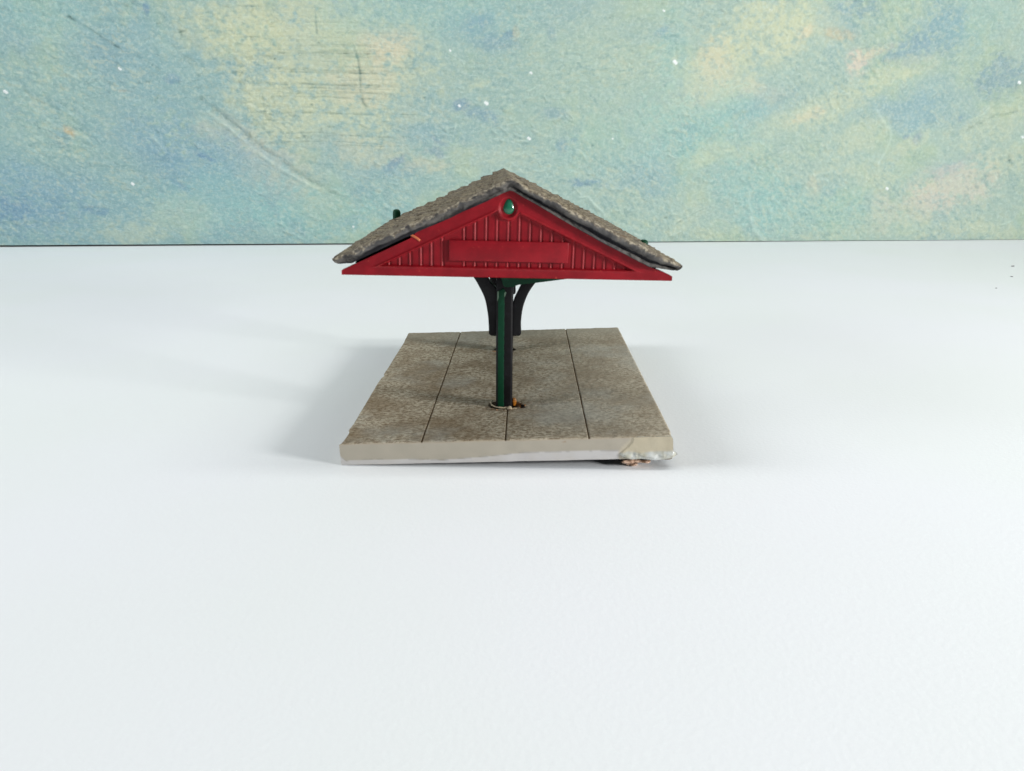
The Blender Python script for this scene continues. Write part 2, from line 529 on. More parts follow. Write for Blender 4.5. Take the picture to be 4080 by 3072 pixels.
DARK_PITS = [
    (-546.5, 157.1, 2.4),
    (-275.6, 145.2, 2.7),
    (-270.4, 142.6, 1.8),
    (-250.1, 171.8, 2.7),
    (-247.6, 168.8, 1.8),
    (-244.6, 157.2, 2.4),
    (-224.5, 152.1, 1.8),
    (-234.1, 217.0, 1.8),
    (-211.5, 215.3, 1.8),
    (-235.4, 119.0, 2.4),
    (-342.6, 181.9, 2.4),
    (-438.2, 198.3, 2.4),
    (-467.5, 236.7, 2.4),
    (166.5, 261.1, 2.4),
    (-252.9, 140.1, 1.8),
    (-208.2, 149.6, 1.8),
    (610.6, 96.3, 2.7),
    (-99.5, 160.9, 1.5),
    (93.3, 110.7, 2.7),
    (185.2, 28.8, 2.1),
]
SCRATCHES = [
    ([(-468.7, 236.7), (-454.9, 229.0), (-441.1, 220.3), (-427.2, 210.7), (-420.0, 207.1)], 2.1, -1, 1),
    ([(-342.9, 157.7), (-318.4, 137.1), (-291.0, 113.4), (-262.7, 91.9), (-236.4, 72.8), (-206.4, 57.4)], 4.8, -1, 0.8),
    ([(-336.4, 144.8), (-304.4, 116.1), (-271.3, 89.2), (-234.0, 67.2), (-214.6, 61.6)], 3.6, 1, 0.6),
    ([(-373.9, 241.8), (-355.8, 222.7), (-336.7, 208.2)], 2.7, -1, 0.5),
    ([(-353.4, 200.6), (-336.2, 190.8)], 2.4, -1, 0.6),
    ([(-365.0, 211.5), (-349.3, 191.9)], 2.4, -1, 0.5),
    ([(-329.3, 204.6), (-317.4, 193.5)], 2.1, -1, 0.5),
    ([(-397.1, 196.3), (-395.4, 198.8), (-389.0, 207.5)], 1.5, -1, 0.4),
    ([(-395.7, 196.3), (-381.6, 185.3)], 1.8, -1, 0.5),
    ([(-383.6, 208.8), (-379.3, 192.8)], 1.5, -1, 0.4),
    ([(-212.5, 247.3), (-212.5, 237.1), (-212.4, 224.7)], 1.8, -1, 0.8),
    ([(-173.7, 209.0), (-170.8, 197.7), (-169.9, 182.4), (-169.9, 166.9), (-167.8, 156.5), (-164.5, 151.8)], 2.4, -1, 1),
    ([(-134.4, 127.5), (-131.1, 138.2), (-126.0, 127.5), (-103.2, 133.0)], 1.2, -1, 0.4),
    ([(-527.3, 166.3), (-518.9, 156.3), (-497.4, 146.3)], 2.4, -1, 0.5),
    ([(-522.4, 151.2), (-504.9, 133.4), (-493.0, 127.0)], 2.7, 1, 0.5),
    ([(-398.9, 118.3), (-390.0, 105.1)], 3.6, 1, 0.8),
    ([(-474.3, 96.9), (-465.0, 88.9), (-436.7, 80.9)], 2.7, -1, 0.4),
    ([(431.2, 152.7), (442.8, 138.8), (454.0, 127.6), (452.2, 110.4), (443.9, 93.1)], 3.0, 1, 0.8),
    ([(548.4, 130.9), (562.8, 138.1), (580.2, 146.7), (607.7, 152.6)], 2.7, -1, 0.8),
    ([(549.2, 142.3), (566.8, 149.5), (571.7, 156.5)], 2.1, 1, 0.7),
    ([(608.9, 100.7), (612.2, 94.8), (615.0, 91.0)], 2.7, -1, 0.8),
    ([(286.7, 58.0), (290.8, 34.4), (297.7, 13.3), (310.1, 1.6)], 4.8, 1, 0.7),
    ([(198.1, 21.3), (219.0, 33.1), (240.1, 41.1)], 1.8, -1, 0.6),
    ([(200.9, 25.8), (227.9, 37.6), (240.0, 41.9)], 1.5, 1, 0.5),
    ([(80.3, 52.6), (90.9, 52.6), (95.6, 46.8), (108.2, 35.0), (111.5, 29.1)], 2.4, 1, 1),
    ([(86.6, 46.8), (102.1, 35.1)], 3.0, -1, 0.5),
    ([(144.6, 148.0), (154.6, 128.9)], 1.5, -1, 0.5),
    ([(-73.1, 210.3), (-59.4, 201.6), (-53.9, 196.5)], 1.8, 1, 0.7),
    ([(-76.9, 108.8), (-61.2, 104.7), (-26.6, 102.9)], 2.4, 1, 0.4),
    ([(-109.2, 123.6), (-86.9, 108.7)], 1.8, 1, 0.4),
    ([(267.3, 49.3), (271.9, 34.4)], 1.8, 1, 0.6),
    ([(364.1, 78.5), (379.4, 81.4), (388.4, 84.3)], 2.4, 1, 0.35),
    ([(402.7, 72.6), (432.2, 66.7)], 2.4, 1, 0.5),
    ([(299.4, 256.5), (287.0, 237.0), (254.3, 213.2)], 1.8, -1, 0.35),
    ([(392.3, 185.4), (396.3, 169.1)], 1.5, 1, 0.4),
    ([(594.2, 81.5), (604.0, 66.6)], 1.8, 1, 0.4),
    ([(320.3, 78.4), (351.1, 81.4), (383.8, 72.6)], 2.4, 1, 0.35),
    ([(-534.9, 243.9), (-525.9, 239.4), (-517.5, 218.0)], 2.4, -1, 0.3),
    ([(178.7, 250.7), (188.0, 201.9), (193.9, 162.0)], 1.5, -1, 0.25),
    ([(208.7, 233.3), (212.8, 253.8)], 3.0, -1, 0.4),
    ([(-339.0, 53.5), (-299.6, 56.2), (-271.4, 57.5)], 2.1, 1, 0.25),
    ([(-401.7, 39.7), (-374.2, 38.2), (-351.9, 38.7)], 1.2, 1, 0.35),
]
COMB_LINES = [
    (-199.1, -122.5, 131.5, 0.53),
    (-239.5, -191.0, 192.3, 0.53),
    (-298.7, -238.4, 131.8, 0.26),
    (-212.8, -113.5, 128.9, 0.23),
    (-231.5, -140.0, 262.0, 0.30),
    (-308.2, -225.4, 167.0, 0.24),
    (-306.4, -230.0, 188.4, 0.49),
    (-208.9, -127.0, 204.3, 0.62),
    (-255.1, -197.3, 122.0, 0.85),
    (-190.5, -105.0, 178.1, 0.66),
    (-275.3, -238.3, 167.1, 0.70),
    (-262.0, -147.3, 203.2, 0.45),
    (-309.9, -259.0, 249.1, 0.79),
    (-253.6, -125.6, 158.8, 0.46),
    (-216.6, -159.6, 226.0, 0.26),
    (-270.1, -143.7, 201.7, 0.69),
    (-297.9, -261.9, 199.1, 0.72),
    (-288.7, -202.7, 197.3, 0.49),
    (-294.3, -199.9, 200.5, 0.28),
    (-259.5, -208.2, 235.4, 0.38),
    (-273.5, -155.0, 245.4, 0.34),
    (-262.7, -147.2, 165.6, 0.62),
    (-284.4, -228.6, 262.0, 0.70),
    (-270.5, -210.9, 245.5, 0.25),
    (-280.8, -190.7, 220.4, 0.44),
    (-255.6, -129.7, 205.0, 0.51),
    (-288.1, -242.6, 110.0, 0.79),
    (-211.9, -156.9, 143.6, 0.32),
    (-286.4, -161.4, 172.0, 0.77),
    (-237.6, -165.4, 88.0, 0.27),
    (-281.4, -180.9, 262.0, 0.37),
    (-211.2, -121.5, 201.5, 0.39),
    (-301.7, -248.9, 205.4, 0.56),
    (-207.7, -116.3, 232.1, 0.38),
    (-308.0, -251.1, 200.3, 0.49),
    (-302.7, -255.1, 165.3, 0.44),
    (-266.5, -147.4, 159.9, 0.84),
    (-231.2, -132.0, 169.2, 0.58),
    (-307.9, -186.8, 184.5, 0.66),
    (-194.5, -162.3, 185.8, 0.61),
    (-271.7, -141.8, 116.8, 0.25),
    (-244.5, -140.8, 184.9, 0.79),
    (-214.8, -105.0, 173.2, 0.43),
    (-227.8, -107.7, 118.9, 0.77),
    (-206.4, -119.1, 119.7, 0.61),
    (-264.1, -175.9, 211.4, 0.60),
    (-190.8, -105.0, 225.5, 0.67),
    (-263.4, -159.9, 204.2, 0.58),
    (-299.9, -194.9, 110.5, 0.22),
    (-237.8, -159.8, 204.5, 0.35),
    (-236.3, -114.2, 163.8, 0.37),
    (-308.6, -248.5, 135.8, 0.64),
    (-201.3, -105.3, 184.8, 0.49),
    (-203.0, -140.3, 200.1, 0.63),
    (-213.3, -105.0, 190.8, 0.77),
    (-263.9, -175.6, 216.3, 0.41),
    (-209.5, -105.0, 207.2, 0.66),
    (-196.0, -138.3, 211.6, 0.31),
    (-284.3, -212.9, 149.0, 0.61),
    (-250.7, -189.2, 187.3, 0.75),
    (-301.0, -267.9, 219.4, 0.77),
    (-305.0, -204.2, 173.3, 0.57),
    (-307.7, -264.1, 153.6, 0.50),
    (-307.0, -194.1, 240.7, 0.35),
    (-234.5, -159.9, 185.5, 0.61),
    (-231.4, -120.7, 187.1, 0.82),
    (-253.0, -205.1, 167.9, 0.21),
    (-253.3, -151.9, 154.8, 0.32),
    (-226.3, -144.3, 173.1, 0.60),
    (-219.3, -149.9, 212.7, 0.71),
    (-198.1, -105.0, 191.5, 0.28),
    (-255.6, -163.0, 169.0, 0.79),
    (-204.5, -105.0, 142.8, 0.81),
    (-254.4, -159.2, 212.5, 0.33),
    (-233.0, -131.2, 165.7, 0.34),
    (-202.0, -105.0, 108.9, 0.84),
    (-271.6, -150.6, 112.6, 0.76),
    (-268.2, -229.9, 162.5, 0.49),
    (-251.5, -218.7, 116.2, 0.73),
    (-302.3, -192.3, 157.8, 0.31),
    (-293.1, -248.3, 143.9, 0.54),
    (-223.2, -109.2, 235.6, 0.65),
    (-196.1, -157.5, 219.7, 0.34),
    (-246.8, -187.8, 163.2, 0.67),
    (-208.8, -122.8, 148.3, 0.40),
    (-264.3, -149.7, 142.6, 0.79),
    (-193.8, -111.4, 197.2, 0.57),
    (-285.9, -202.3, 249.6, 0.53),
    (-193.7, -112.1, 170.9, 0.46),
    (-213.9, -127.6, 172.5, 0.52),
    (-245.4, -174.0, 172.9, 0.82),
    (-199.2, -142.3, 164.9, 0.51),
    (-212.1, -105.0, 206.3, 0.51),
    (-271.9, -222.8, 207.0, 0.60),
    (-216.5, -184.2, 195.8, 0.33),
    (-567.5, -492.3, 77.4, 0.15),
    (-562.7, -492.9, 25.2, 0.42),
    (-504.1, -429.0, 24.6, 0.22),
    (-530.9, -455.8, 41.4, 0.42),
    (-501.7, -478.5, 57.3, 0.16),
    (-508.5, -434.9, 47.7, 0.36),
    (-518.9, -452.4, 83.6, 0.33),
    (-453.8, -383.1, 93.6, 0.18),
    (-522.1, -453.7, 51.6, 0.26),
    (-503.8, -424.9, 76.1, 0.18),
    (-484.3, -410.3, 85.5, 0.33),
    (-456.4, -387.9, 60.2, 0.17),
    (-552.1, -512.6, 24.6, 0.44),
    (-464.4, -432.6, 61.1, 0.46),
    (-547.6, -497.6, 80.6, 0.27),
    (-451.5, -386.8, 51.7, 0.15),
    (-497.1, -446.4, 70.1, 0.4),
    (-562.0, -526.3, 56.6, 0.45),
    (-467.8, -387.0, 66.5, 0.37),
    (-493.1, -452.6, 41.1, 0.47),
    (-449.4, -409.3, 57.8, 0.45),
    (-494.4, -445.7, 32.2, 0.2),
    (323.0, 384.9, 14.2, 0.2),
    (275.2, 343.4, 45.6, 0.21),
    (325.9, 383.1, 8.4, 0.27),
    (267.2, 314.0, 21.5, 0.48),
    (380.2, 423.8, 40.9, 0.26),
    (249.7, 325.1, 48.3, 0.44),
    (416.4, 495.4, 12.4, 0.21),
    (349.8, 406.5, 22.6, 0.48),
    (450.2, 482.6, 14.2, 0.38),
    (402.3, 462.3, 18.3, 0.44),
    (438.1, 486.5, 35.2, 0.36),
    (395.0, 438.2, 8.0, 0.23),
    (375.4, 455.8, 34.2, 0.46),
    (329.0, 398.9, 31.1, 0.25),
    (250.0, 284.8, 30.9, 0.34),
    (375.4, 421.2, 17.6, 0.48),
    (-54.3, -26.3, 190.7, 0.4),
    (-40.5, -12.6, 197.3, 0.4),
    (-41.5, -13.4, 186.7, 0.4),
    (-51.5, -23.5, 191.0, 0.4),
    (-52.5, -24.6, 196.9, 0.4),
    (-41.1, -13.1, 195.5, 0.4),
]


def build_board():
    """painted plaster board standing on the table behind the shelter: relief is real geometry, paint is a colour attribute with relief shading added along the strokes"""
    xs = np.concatenate([np.arange(-1120, -640, 4.0), np.arange(-640, 700.1, 1.0), np.arange(704, 1160, 4.0)])
    zs = np.concatenate([np.arange(0, 290.1, 1.0), np.arange(294, 520.1, 4.0)])
    U, V = np.meshgrid(xs, zs)
    PAL = dict(y=lin(216, 220, 184), c=lin(234, 220, 188), p=lin(228, 214, 196), b=lin(140, 178, 193), d=lin(104, 144, 182),
               t=lin(154, 200, 196), g=lin(176, 202, 182), k=lin(228, 184, 128))
    wx = fbm(U, V, 60, 4, 11) * 22; wz = fbm(U, V, 60, 4, 12) * 22
    fl = fbm(U, V, 9, 4, 13, .6); gr = fbm(U * .7, V, 3.5, 2, 17)
    # ground colour drifts from blue-teal (low left) to grey-green (right)
    side = sstep(-450, 350, U + wx * 3)[..., None]
    C = lin(152, 187, 188) * (1 - side) + lin(176, 199, 187) * side
    m = (sstep(.0, .55, fbm(U + wx, V + wz, 90, 5, 14, .6)) * .30)[..., None]
    C = C * (1 - m) + PAL['b'] * m
    m = (sstep(.02, .5, fbm(U + wx, V + wz, 70, 5, 15, .6)) * .45)[..., None]
    C = C * (1 - m) + lin(184, 204, 168) * m
    m = (sstep(.1, .5, fbm(U, V * 1.6, 30, 5, 16, .65)) * .30)[..., None]
    C = C * (1 - m) + lin(180, 208, 200) * m
    for (u, v, ru, rv, ang, key, s) in PAINT_PATCHES:
        a = math.radians(ang); ca, sa = math.cos(a), math.sin(a)
        R = 3.2 * max(ru, rv) + 25
        i0, i1 = np.searchsorted(zs, [v - R, v + R]); j0, j1 = np.searchsorted(xs, [u - R, u + R])
        if i1 <= i0 or j1 <= j0:
            continue
        sl = (slice(i0, i1), slice(j0, j1))
        dx = U[sl] - u + wx[sl] * min(1, ru / 25); dz = V[sl] - v + wz[sl] * min(1, rv / 25)
        q = ((dx * ca + dz * sa) / (ru * 1.15)) ** 2 + ((-dx * sa + dz * ca) / (rv * 1.15)) ** 2
        small = ru < 14
        w = np.exp(-q * (1.3 if small else 1.0))
        w = np.clip(w * (1 + (1.1 if small else .9) * fl[sl]), 0, 1)
        w = (sstep(.05, .8, w * (1 + .8 * gr[sl])) * s * .85)[..., None]
        C[sl] = C[sl] * (1 - w) + PAL[key] * w
    # relief
    # trowel direction swings from right-down on the left to left-down on the right
    lean = U / 260.0 + 1.3 * fbm(U, V, 170, 2, 21)
    wl = 1 - sstep(-.9, -.25, lean); wr = sstep(.25, .9, lean); wc = 1 - wl - wr

    def directed(su, sv, size, octs, seed, gain):
        h = 0
        for w, a in ((wl, -.5), (wc, .06), (wr, -.72)):
            h = h + w * fbm((U * math.cos(a) + V * math.sin(a)) * su, (-U * math.sin(a) + V * math.cos(a)) * sv, size, octs, seed, gain)
        return h
    patchy = .35 + .95 * sstep(-.25, .45, fbm(U, V, 75, 3, 28))
    Hh = .8 * patchy * directed(.55, 1.1, 4.6, 3, 27, .62) + .45 * directed(.6, 1.3, 13, 3, 22, .55) + .6 * fbm(U, V, 60, 3, 23)
    rough = sstep(-.1, .5, fbm(U, V, 110, 3, 24))
    Hh += rough * .5 * np.abs(directed(1, 1.4, 14, 4, 25, .6)) - .35 * sstep(.25, .55, fbm(U, V, 7, 3, 26)) * (.4 + rough)
    g = directed(.6, 1.15, 4.0, 3, 29, .7)                      # fine cream and blue-teal speckle in the paint
    m = (sstep(.08, .5, g) * .32 * (.45 + .6 * patchy))[..., None]
    C = C * (1 - m) + lin(208, 214, 186) * m
    m = (sstep(.08, .5, -g) * .30 * (.45 + .6 * patchy))[..., None]
    C = C * (1 - m) + lin(124, 162, 166) * m
    Cs = np.zeros_like(U)

    def stroke(pts, width, amp, tone):
        P = smooth_path(pts, 6) if len(pts) > 2 else np.array(pts, float)
        lo = P.min(0) - width * 4; hi = P.max(0) + width * 4
        i0, i1 = np.searchsorted(zs, [lo[1], hi[1]]); j0, j1 = np.searchsorted(xs, [lo[0], hi[0]])
        if i1 <= i0 or j1 <= j0:
            return
        sl = (slice(i0, i1), slice(j0, j1)); X = U[sl] + wx[sl] * .06; Z = V[sl] + wz[sl] * .06
        D = np.full(X.shape, 1e9)
        for a, b in zip(P[:-1], P[1:]):
            d = b - a; L = d @ d + 1e-9
            t = np.clip(((X - a[0]) * d[0] + (Z - a[1]) * d[1]) / L, 0, 1)
            D = np.minimum(D, np.hypot(X - a[0] - t * d[0], Z - a[1] - t * d[1]))
        w = np.exp(-(D / (width * .62)) ** 2) * np.clip(.75 + .9 * fl[sl], 0, 1.3)
        Hh[sl] += amp * w; Cs[sl] += tone * w

    for pts, w, sgn, k in SCRATCHES:
        stroke(pts, max(w, 1.5), sgn * (.5 + (.26 if w < 3.5 else .5) * w) * k * .8, sgn * (min(.65, 1.7 / w) if sgn < 0 else .55) * k)
    for u0, u1, v, k in COMB_LINES:
        stroke([(u0, v), ((u0 + u1) / 2, v + .8), (u1, v - .5)], 1.15, -.6 * k, -.36 * k)
    rng = np.random.RandomState(5)
    for _ in range(260):                                       # small pits and trowel nicks all over
        u = rng.uniform(-620, 690); v = rng.uniform(4, 290); a = rng.uniform(-.9, .5); L = rng.uniform(2, 9); k = rng.uniform(.2, .7)
        stroke([(u, v), (u + L * math.cos(a), v + L * math.sin(a))], 1.2, -.5 * k, -.5 * k)
    for _ in range(260):
        u = rng.uniform(-620, 690); v = rng.uniform(4, 290); a = rng.normal(-.1 + .7 * (u > 60), .5); L = rng.uniform(2, 14); k = rng.uniform(.15, .7)
        stroke([(u, v), (u + L * math.cos(a), v + L * math.sin(a))], rng.uniform(1.2, 2.2), 1.6 * k, .4 * k)
    for _ in range(170):                                       # lifted flakes and ridges above the roof
        u = rng.normal(-20, 110); v = rng.normal(95, 42); a = rng.normal(-.25, .35); L = rng.uniform(2, 13); k = rng.uniform(.2, .9)
        stroke([(u, v), (u + L * .5 * math.cos(a), v + L * .5 * math.sin(a) + rng.uniform(-1, 1)), (u + L * math.cos(a), v + L * math.sin(a))],
               rng.uniform(1.3, 2.4), 2.0 * k, .42 * k)
    for _ in range(200):                                       # the same, slanting, over the right half
        u = rng.uniform(180, 640); v = rng.uniform(4, 270); a = rng.normal(-.9, .35); L = rng.uniform(2, 9); k = rng.uniform(.2, .8)
        stroke([(u, v), (u + L * math.cos(a), v + L * math.sin(a))], rng.uniform(1.2, 2.0), 1.7 * k, .36 * k)
    for _ in range(420):                                       # coarse flecked plaster, upper left
        u = rng.normal(-330, 95); v = rng.normal(205, 45) - (u + 330) * .25; a = rng.normal(.5, .45); L = abs(rng.normal(0, 3)) + .8; k = rng.uniform(.2, .8)
        stroke([(u, v), (u + L * math.cos(a), v + L * math.sin(a))], 1.5, -1.1 * k, -.36 * k)
    for u, v, r in DARK_PITS:
        stroke([(u - .4, v), (u + .6, v - .3)], r * .9, -.8, -.75)
    dark = np.clip(-Cs, 0, 1)[..., None]; light = np.clip(Cs, 0, 1)[..., None]  # grooves painted darker and ridges lighter to strengthen the relief shading
    C = C * .85
    C = C * (1 - .72 * dark) + lin(78, 114, 112) * .72 * dark
    C = C * (1 - .7 * light) + lin(212, 230, 218) * .7 * light
    Cs[:] = 0
    for u, v, r in WHITE_FLECKS:
        stroke([(u - r * .3, v + r * .2), (u + r * .3, v - r * .2)], max(r * .95, 1.5), .9, 1.5)
    w = sstep(.35, .75, Cs)[..., None]
    C = C * (1 - w) + lin(236, 240, 240) * w
    edge = (1 - sstep(0, 9, V))
    Hh -= .7 * edge
    ny, nx = U.shape
    front = np.stack([U, -Hh, V], -1).reshape(-1, 3)
    T = 18.0
    back = np.array([(xs[0], T, 0), (xs[-1], T, 0), (xs[-1], T, zs[-1]), (xs[0], T, zs[-1])])
    F = grid_faces(ny, nx)
    rim = np.concatenate([np.arange(nx), np.arange(1, ny) * nx + nx - 1, (ny - 1) * nx + np.arange(nx - 2, -1, -1),
                          np.arange(ny - 2, 0, -1) * nx])
    nr, b0 = len(rim), len(front)
    turned = front[rim].copy(); turned[:, 1] = 5.5            # the plaster turns the corner round the core
    front = np.vstack([front, turned])
    F = np.vstack([F, np.stack([rim, b0 + np.arange(nr), b0 + (np.arange(nr) + 1) % nr, np.roll(rim, -1)], -1)[:, ::-1]])
    paint = np.vstack([C.reshape(-1, 3), C.reshape(-1, 3)[rim] * 0 + lin(96, 116, 104)])
    M = Matrix.Translation((-0.000493, 0.896853, 0.0013)) @ Matrix.Rotation(math.radians(4.858), 4, 'Z') @ \
        Matrix.Rotation(0.0014, 4, 'Y')
    o = mesh_obj("backdrop_board", front, F, MAT['plaster'], None, M, smooth=True, attrs={"paint": paint})
    tag(o, "textured plaster board painted in pale green, blue and yellow, standing behind the shelter", "backdrop")
    bx0, bx1, bz = xs[0], xs[-1], zs[-1]
    v = [(bx0, 5, .05), (bx1, 5, .05), (bx1, 5, bz), (bx0, 5, bz), (bx0, T, .05), (bx1, T, .05), (bx1, T, bz), (bx0, T, bz)]
    mesh_obj("board_core", v, [[7, 6, 5, 4], [0, 1, 5, 4][::-1], [1, 2, 6, 5][::-1], [2, 3, 7, 6][::-1], [3, 0, 4, 7][::-1], [0, 1, 2, 3]],
             MAT['board_edge'], o)


build_board()

# ------------------------------------------------------------------ the platform shelter
ROOT_M = Matrix.Translation((-0.0025, 0.330, 0.0))
shelter = bpy.data.objects.new("platform_shelter", None)
shelter.empty_display_size = .02
link(shelter, None, ROOT_M)
tag(shelter, "toy platform shelter with red gable, grey shingle roof and black posts on a concrete slab",
    "model shelter")


def frame(loc, yaw, tilt, pit=0.0):
    return (Matrix.Translation(loc) @ Matrix.Rotation(yaw, 4, 'Z') @ Matrix.Rotation(pit, 4, 'X') @ Matrix.Rotation(tilt, 4, 'Y'))


BASE_M = frame((-0.002493, 0.246757, 0.010589), -0.017531, -0.035608)
ROOF_M = frame((-0.001256, 0.251953, 0.072984), 0.026346, 0.021509, -0.010168)
T = 8.46                                     # slab thickness, mm
SLAB_L = 166.3
POST_AT = [(-1.35, 38.2), (-3.65, 124.6)]


def left_edge(y):
    ys = np.array([0, .7, 4, 9.6, 11.5, 14, 20, 46, 75, 80, 83, 85.4, 86.5, 100, 114, 147, 150, 156, 167])
    xs = np.array([-59.9, -59.2, -58.9, -58.7, -58.9, -59.6, -59.2, -59.5, -59.8, -59.5, -58.8, -58.9, -59.6, -59.4, -59.5, -59.4, -59.7, -59.8, -60.2])
    return np.interp(y, ys, xs)


def build_slab():
    xs = set(np.round(np.arange(-60, 60.01, .5), 3))
    for g in (-30, 0.2, 30.2):
        xs |= {round(g + d, 3) for d in (-.55, -.34, -.26, .26, .34, .55)}
        xs = {x for x in xs if not (abs(x - g) < .5 and round(x - g, 3) not in (-.34, -.26, .26, .34, 0.0) and abs(x - g) < .34)}
    xs = np.array(sorted(xs)); ys = np.linspace(0, SLAB_L, 330)
    X, Y = np.meshgrid(xs, ys)
    Z = .16 * fbm(X, Y, 2.2, 3, 31, .6) + .10 * fbm(X, Y, 12, 2, 32)
    groove = np.zeros_like(X)
    for g in (-30, 0.2, 30.2):
        w = .30 + .06 * fbm(X * 0, Y, 6, 2, 33)
        groove = np.maximum(groove, 1 - sstep(w - .06, w + .06, np.abs(X - g)))
    Z -= .5 * groove
    hole = np.zeros_like(X)
    for (hx, hy), (rx, ry) in zip([(-1.2, 37.6), (-3.6, 124.2)], [(6.2, 4.6), (5.3, 4.5)]):
        q = np.sqrt(((X - hx) / rx) ** 2 + ((Y - hy) / ry) ** 2) + .10 * fbm(X, Y, 3, 2, 34)
        hole = np.maximum(hole, 1 - sstep(.92, 1.06, q))
    Z -= 2.6 * hole
    Xd = np.where(X < -45, -45 + (X + 45) * ((left_edge(Y) + 45) / -15.0), X)
    front = (1 - sstep(0, .5, Y)); Z -= .25 * front
    side = np.maximum(1 - sstep(0, .5, X + 60), sstep(59.4, 60, X)); Z -= .25 * side
    corner = sstep(54, 60, X) * (1 - sstep(0, 7, Y)); Xd -= .5 * corner * sstep(58, 60, X)
    ny, nx = X.shape
    V = np.stack([Xd, Y, Z], -1).reshape(-1, 3)
    F = grid_faces(ny, nx)
    gm = ((groove > .5) | (hole > .55)).reshape(-1)
    midx = np.where(gm[F].sum(1) >= 3, 2, 0)
    # the four sides: front one fine for its paint edge, the others plain
    rows = [0, -.4, -1.0, -1.6, -2.4, -3.2, -4.0, -4.6, -5.2, -5.6, -6.0, -6.4, -6.8, -7.2, -7.8, -T]
    verts = [V]; faces = [F]; off = len(V); mids = [midx]
    loops = [np.arange(nx), np.arange(ny) * nx + nx - 1, (ny - 1) * nx + np.arange(nx)[::-1], (np.arange(ny) * nx)[::-1]]
    coat = [np.tile(lin(170, 160, 142), (len(V), 1))]
    for k, lp in enumerate(loops):
        top = V[lp]; n = len(lp)
        rr = rows if k == 0 else [0, -3, -T]
        G = []
        for j, z in enumerate(rr):
            P = top.copy(); P[:, 2] = z if j else P[:, 2]
            G.append(P)
        G = np.array(G)
        if k == 0:
            G[1:, :, 1] -= .12 * np.clip(1 + vnoise(G[1:, :, 0] / 5, G[1:, :, 2] / 3, 41), 0, 2)
        G = G[1:]                                            # first row shares the slab's rim
        nr = len(G)
        idx = np.vstack([lp, off + np.arange(nr * n).reshape(nr, n)])
        q = np.stack([idx[:-1, :-1], idx[1:, :-1], idx[1:, 1:], idx[:-1, 1:]], -1).reshape(-1, 4)
        faces.append(q); mids.append(np.ones(len(q), int)); verts.append(G.reshape(-1, 3)); off += nr * n
        g = G.reshape(-1, 3)
        if k == 0:
            line = np.interp(g[:, 0], [-60, -59.6, -58, -57, -47, -36, -23, -10, -1, 8, 26, 40, 60],
                             [-4.4, -5.0, -6.6, -6.35, -6.3, -6.35, -7.0, -6.3, -5.5, -4.9, -4.75, -4.9, -5.2])
            line = line - .25 + .07 * vnoise(g[:, 0] / 1.4, g[:, 0] * 0, 42)
            up = sstep(-.12, .12, g[:, 2] - line)[:, None]
            dirt = sstep(-.8, -.1, g[:, 2])[:, None] * .4
            paint = lin(170, 163, 149) * (1 - dirt) + lin(176, 152, 122) * dirt
            c = paint * up + lin(194, 192, 191) * (1 - up)
            c = np.where((np.abs(g[:, 2] - line) < .14)[:, None], c * .78, c)
            yel = (sstep(-.3, .5, g[:, 0] - (42.8 + 2.6 * sstep(-6, 0, g[:, 2]) * 1.6 - 2.2)))[:, None] * .75
            c = c * (1 - yel) + lin(188, 179, 158) * yel
            coat.append(c)
        else:
            coat.append(np.tile(lin(176, 168, 152), (len(g), 1)))
    V = np.vstack(verts); F = np.vstack(faces); mids = np.concatenate(mids); coat = np.vstack(coat)
    o = mesh_obj("platform_slab", V, F, [MAT['slab_top'], MAT['slab_side'], MAT['groove']], shelter, BASE_M, smooth=False,
                 mat_idx=mids, attrs={"coat": coat})
    me = o.data
    sm = np.zeros(len(me.polygons), bool); sm[:len(grid_faces(ny, nx))] = True
    me.polygons.foreach_set("use_smooth", sm)
    # closing underside, painted near-black to keep the gap beneath it in shade
    b = [(-59.3, .3, -T + .02), (59.7, .3, -T + .02), (59.7, SLAB_L - .3, -T + .02), (-59.3, SLAB_L - .3, -T + .02)]
    mesh_obj("slab_underside", b, [[3, 2, 1, 0]], MAT['void'], o)
    return o


slab = build_slab()

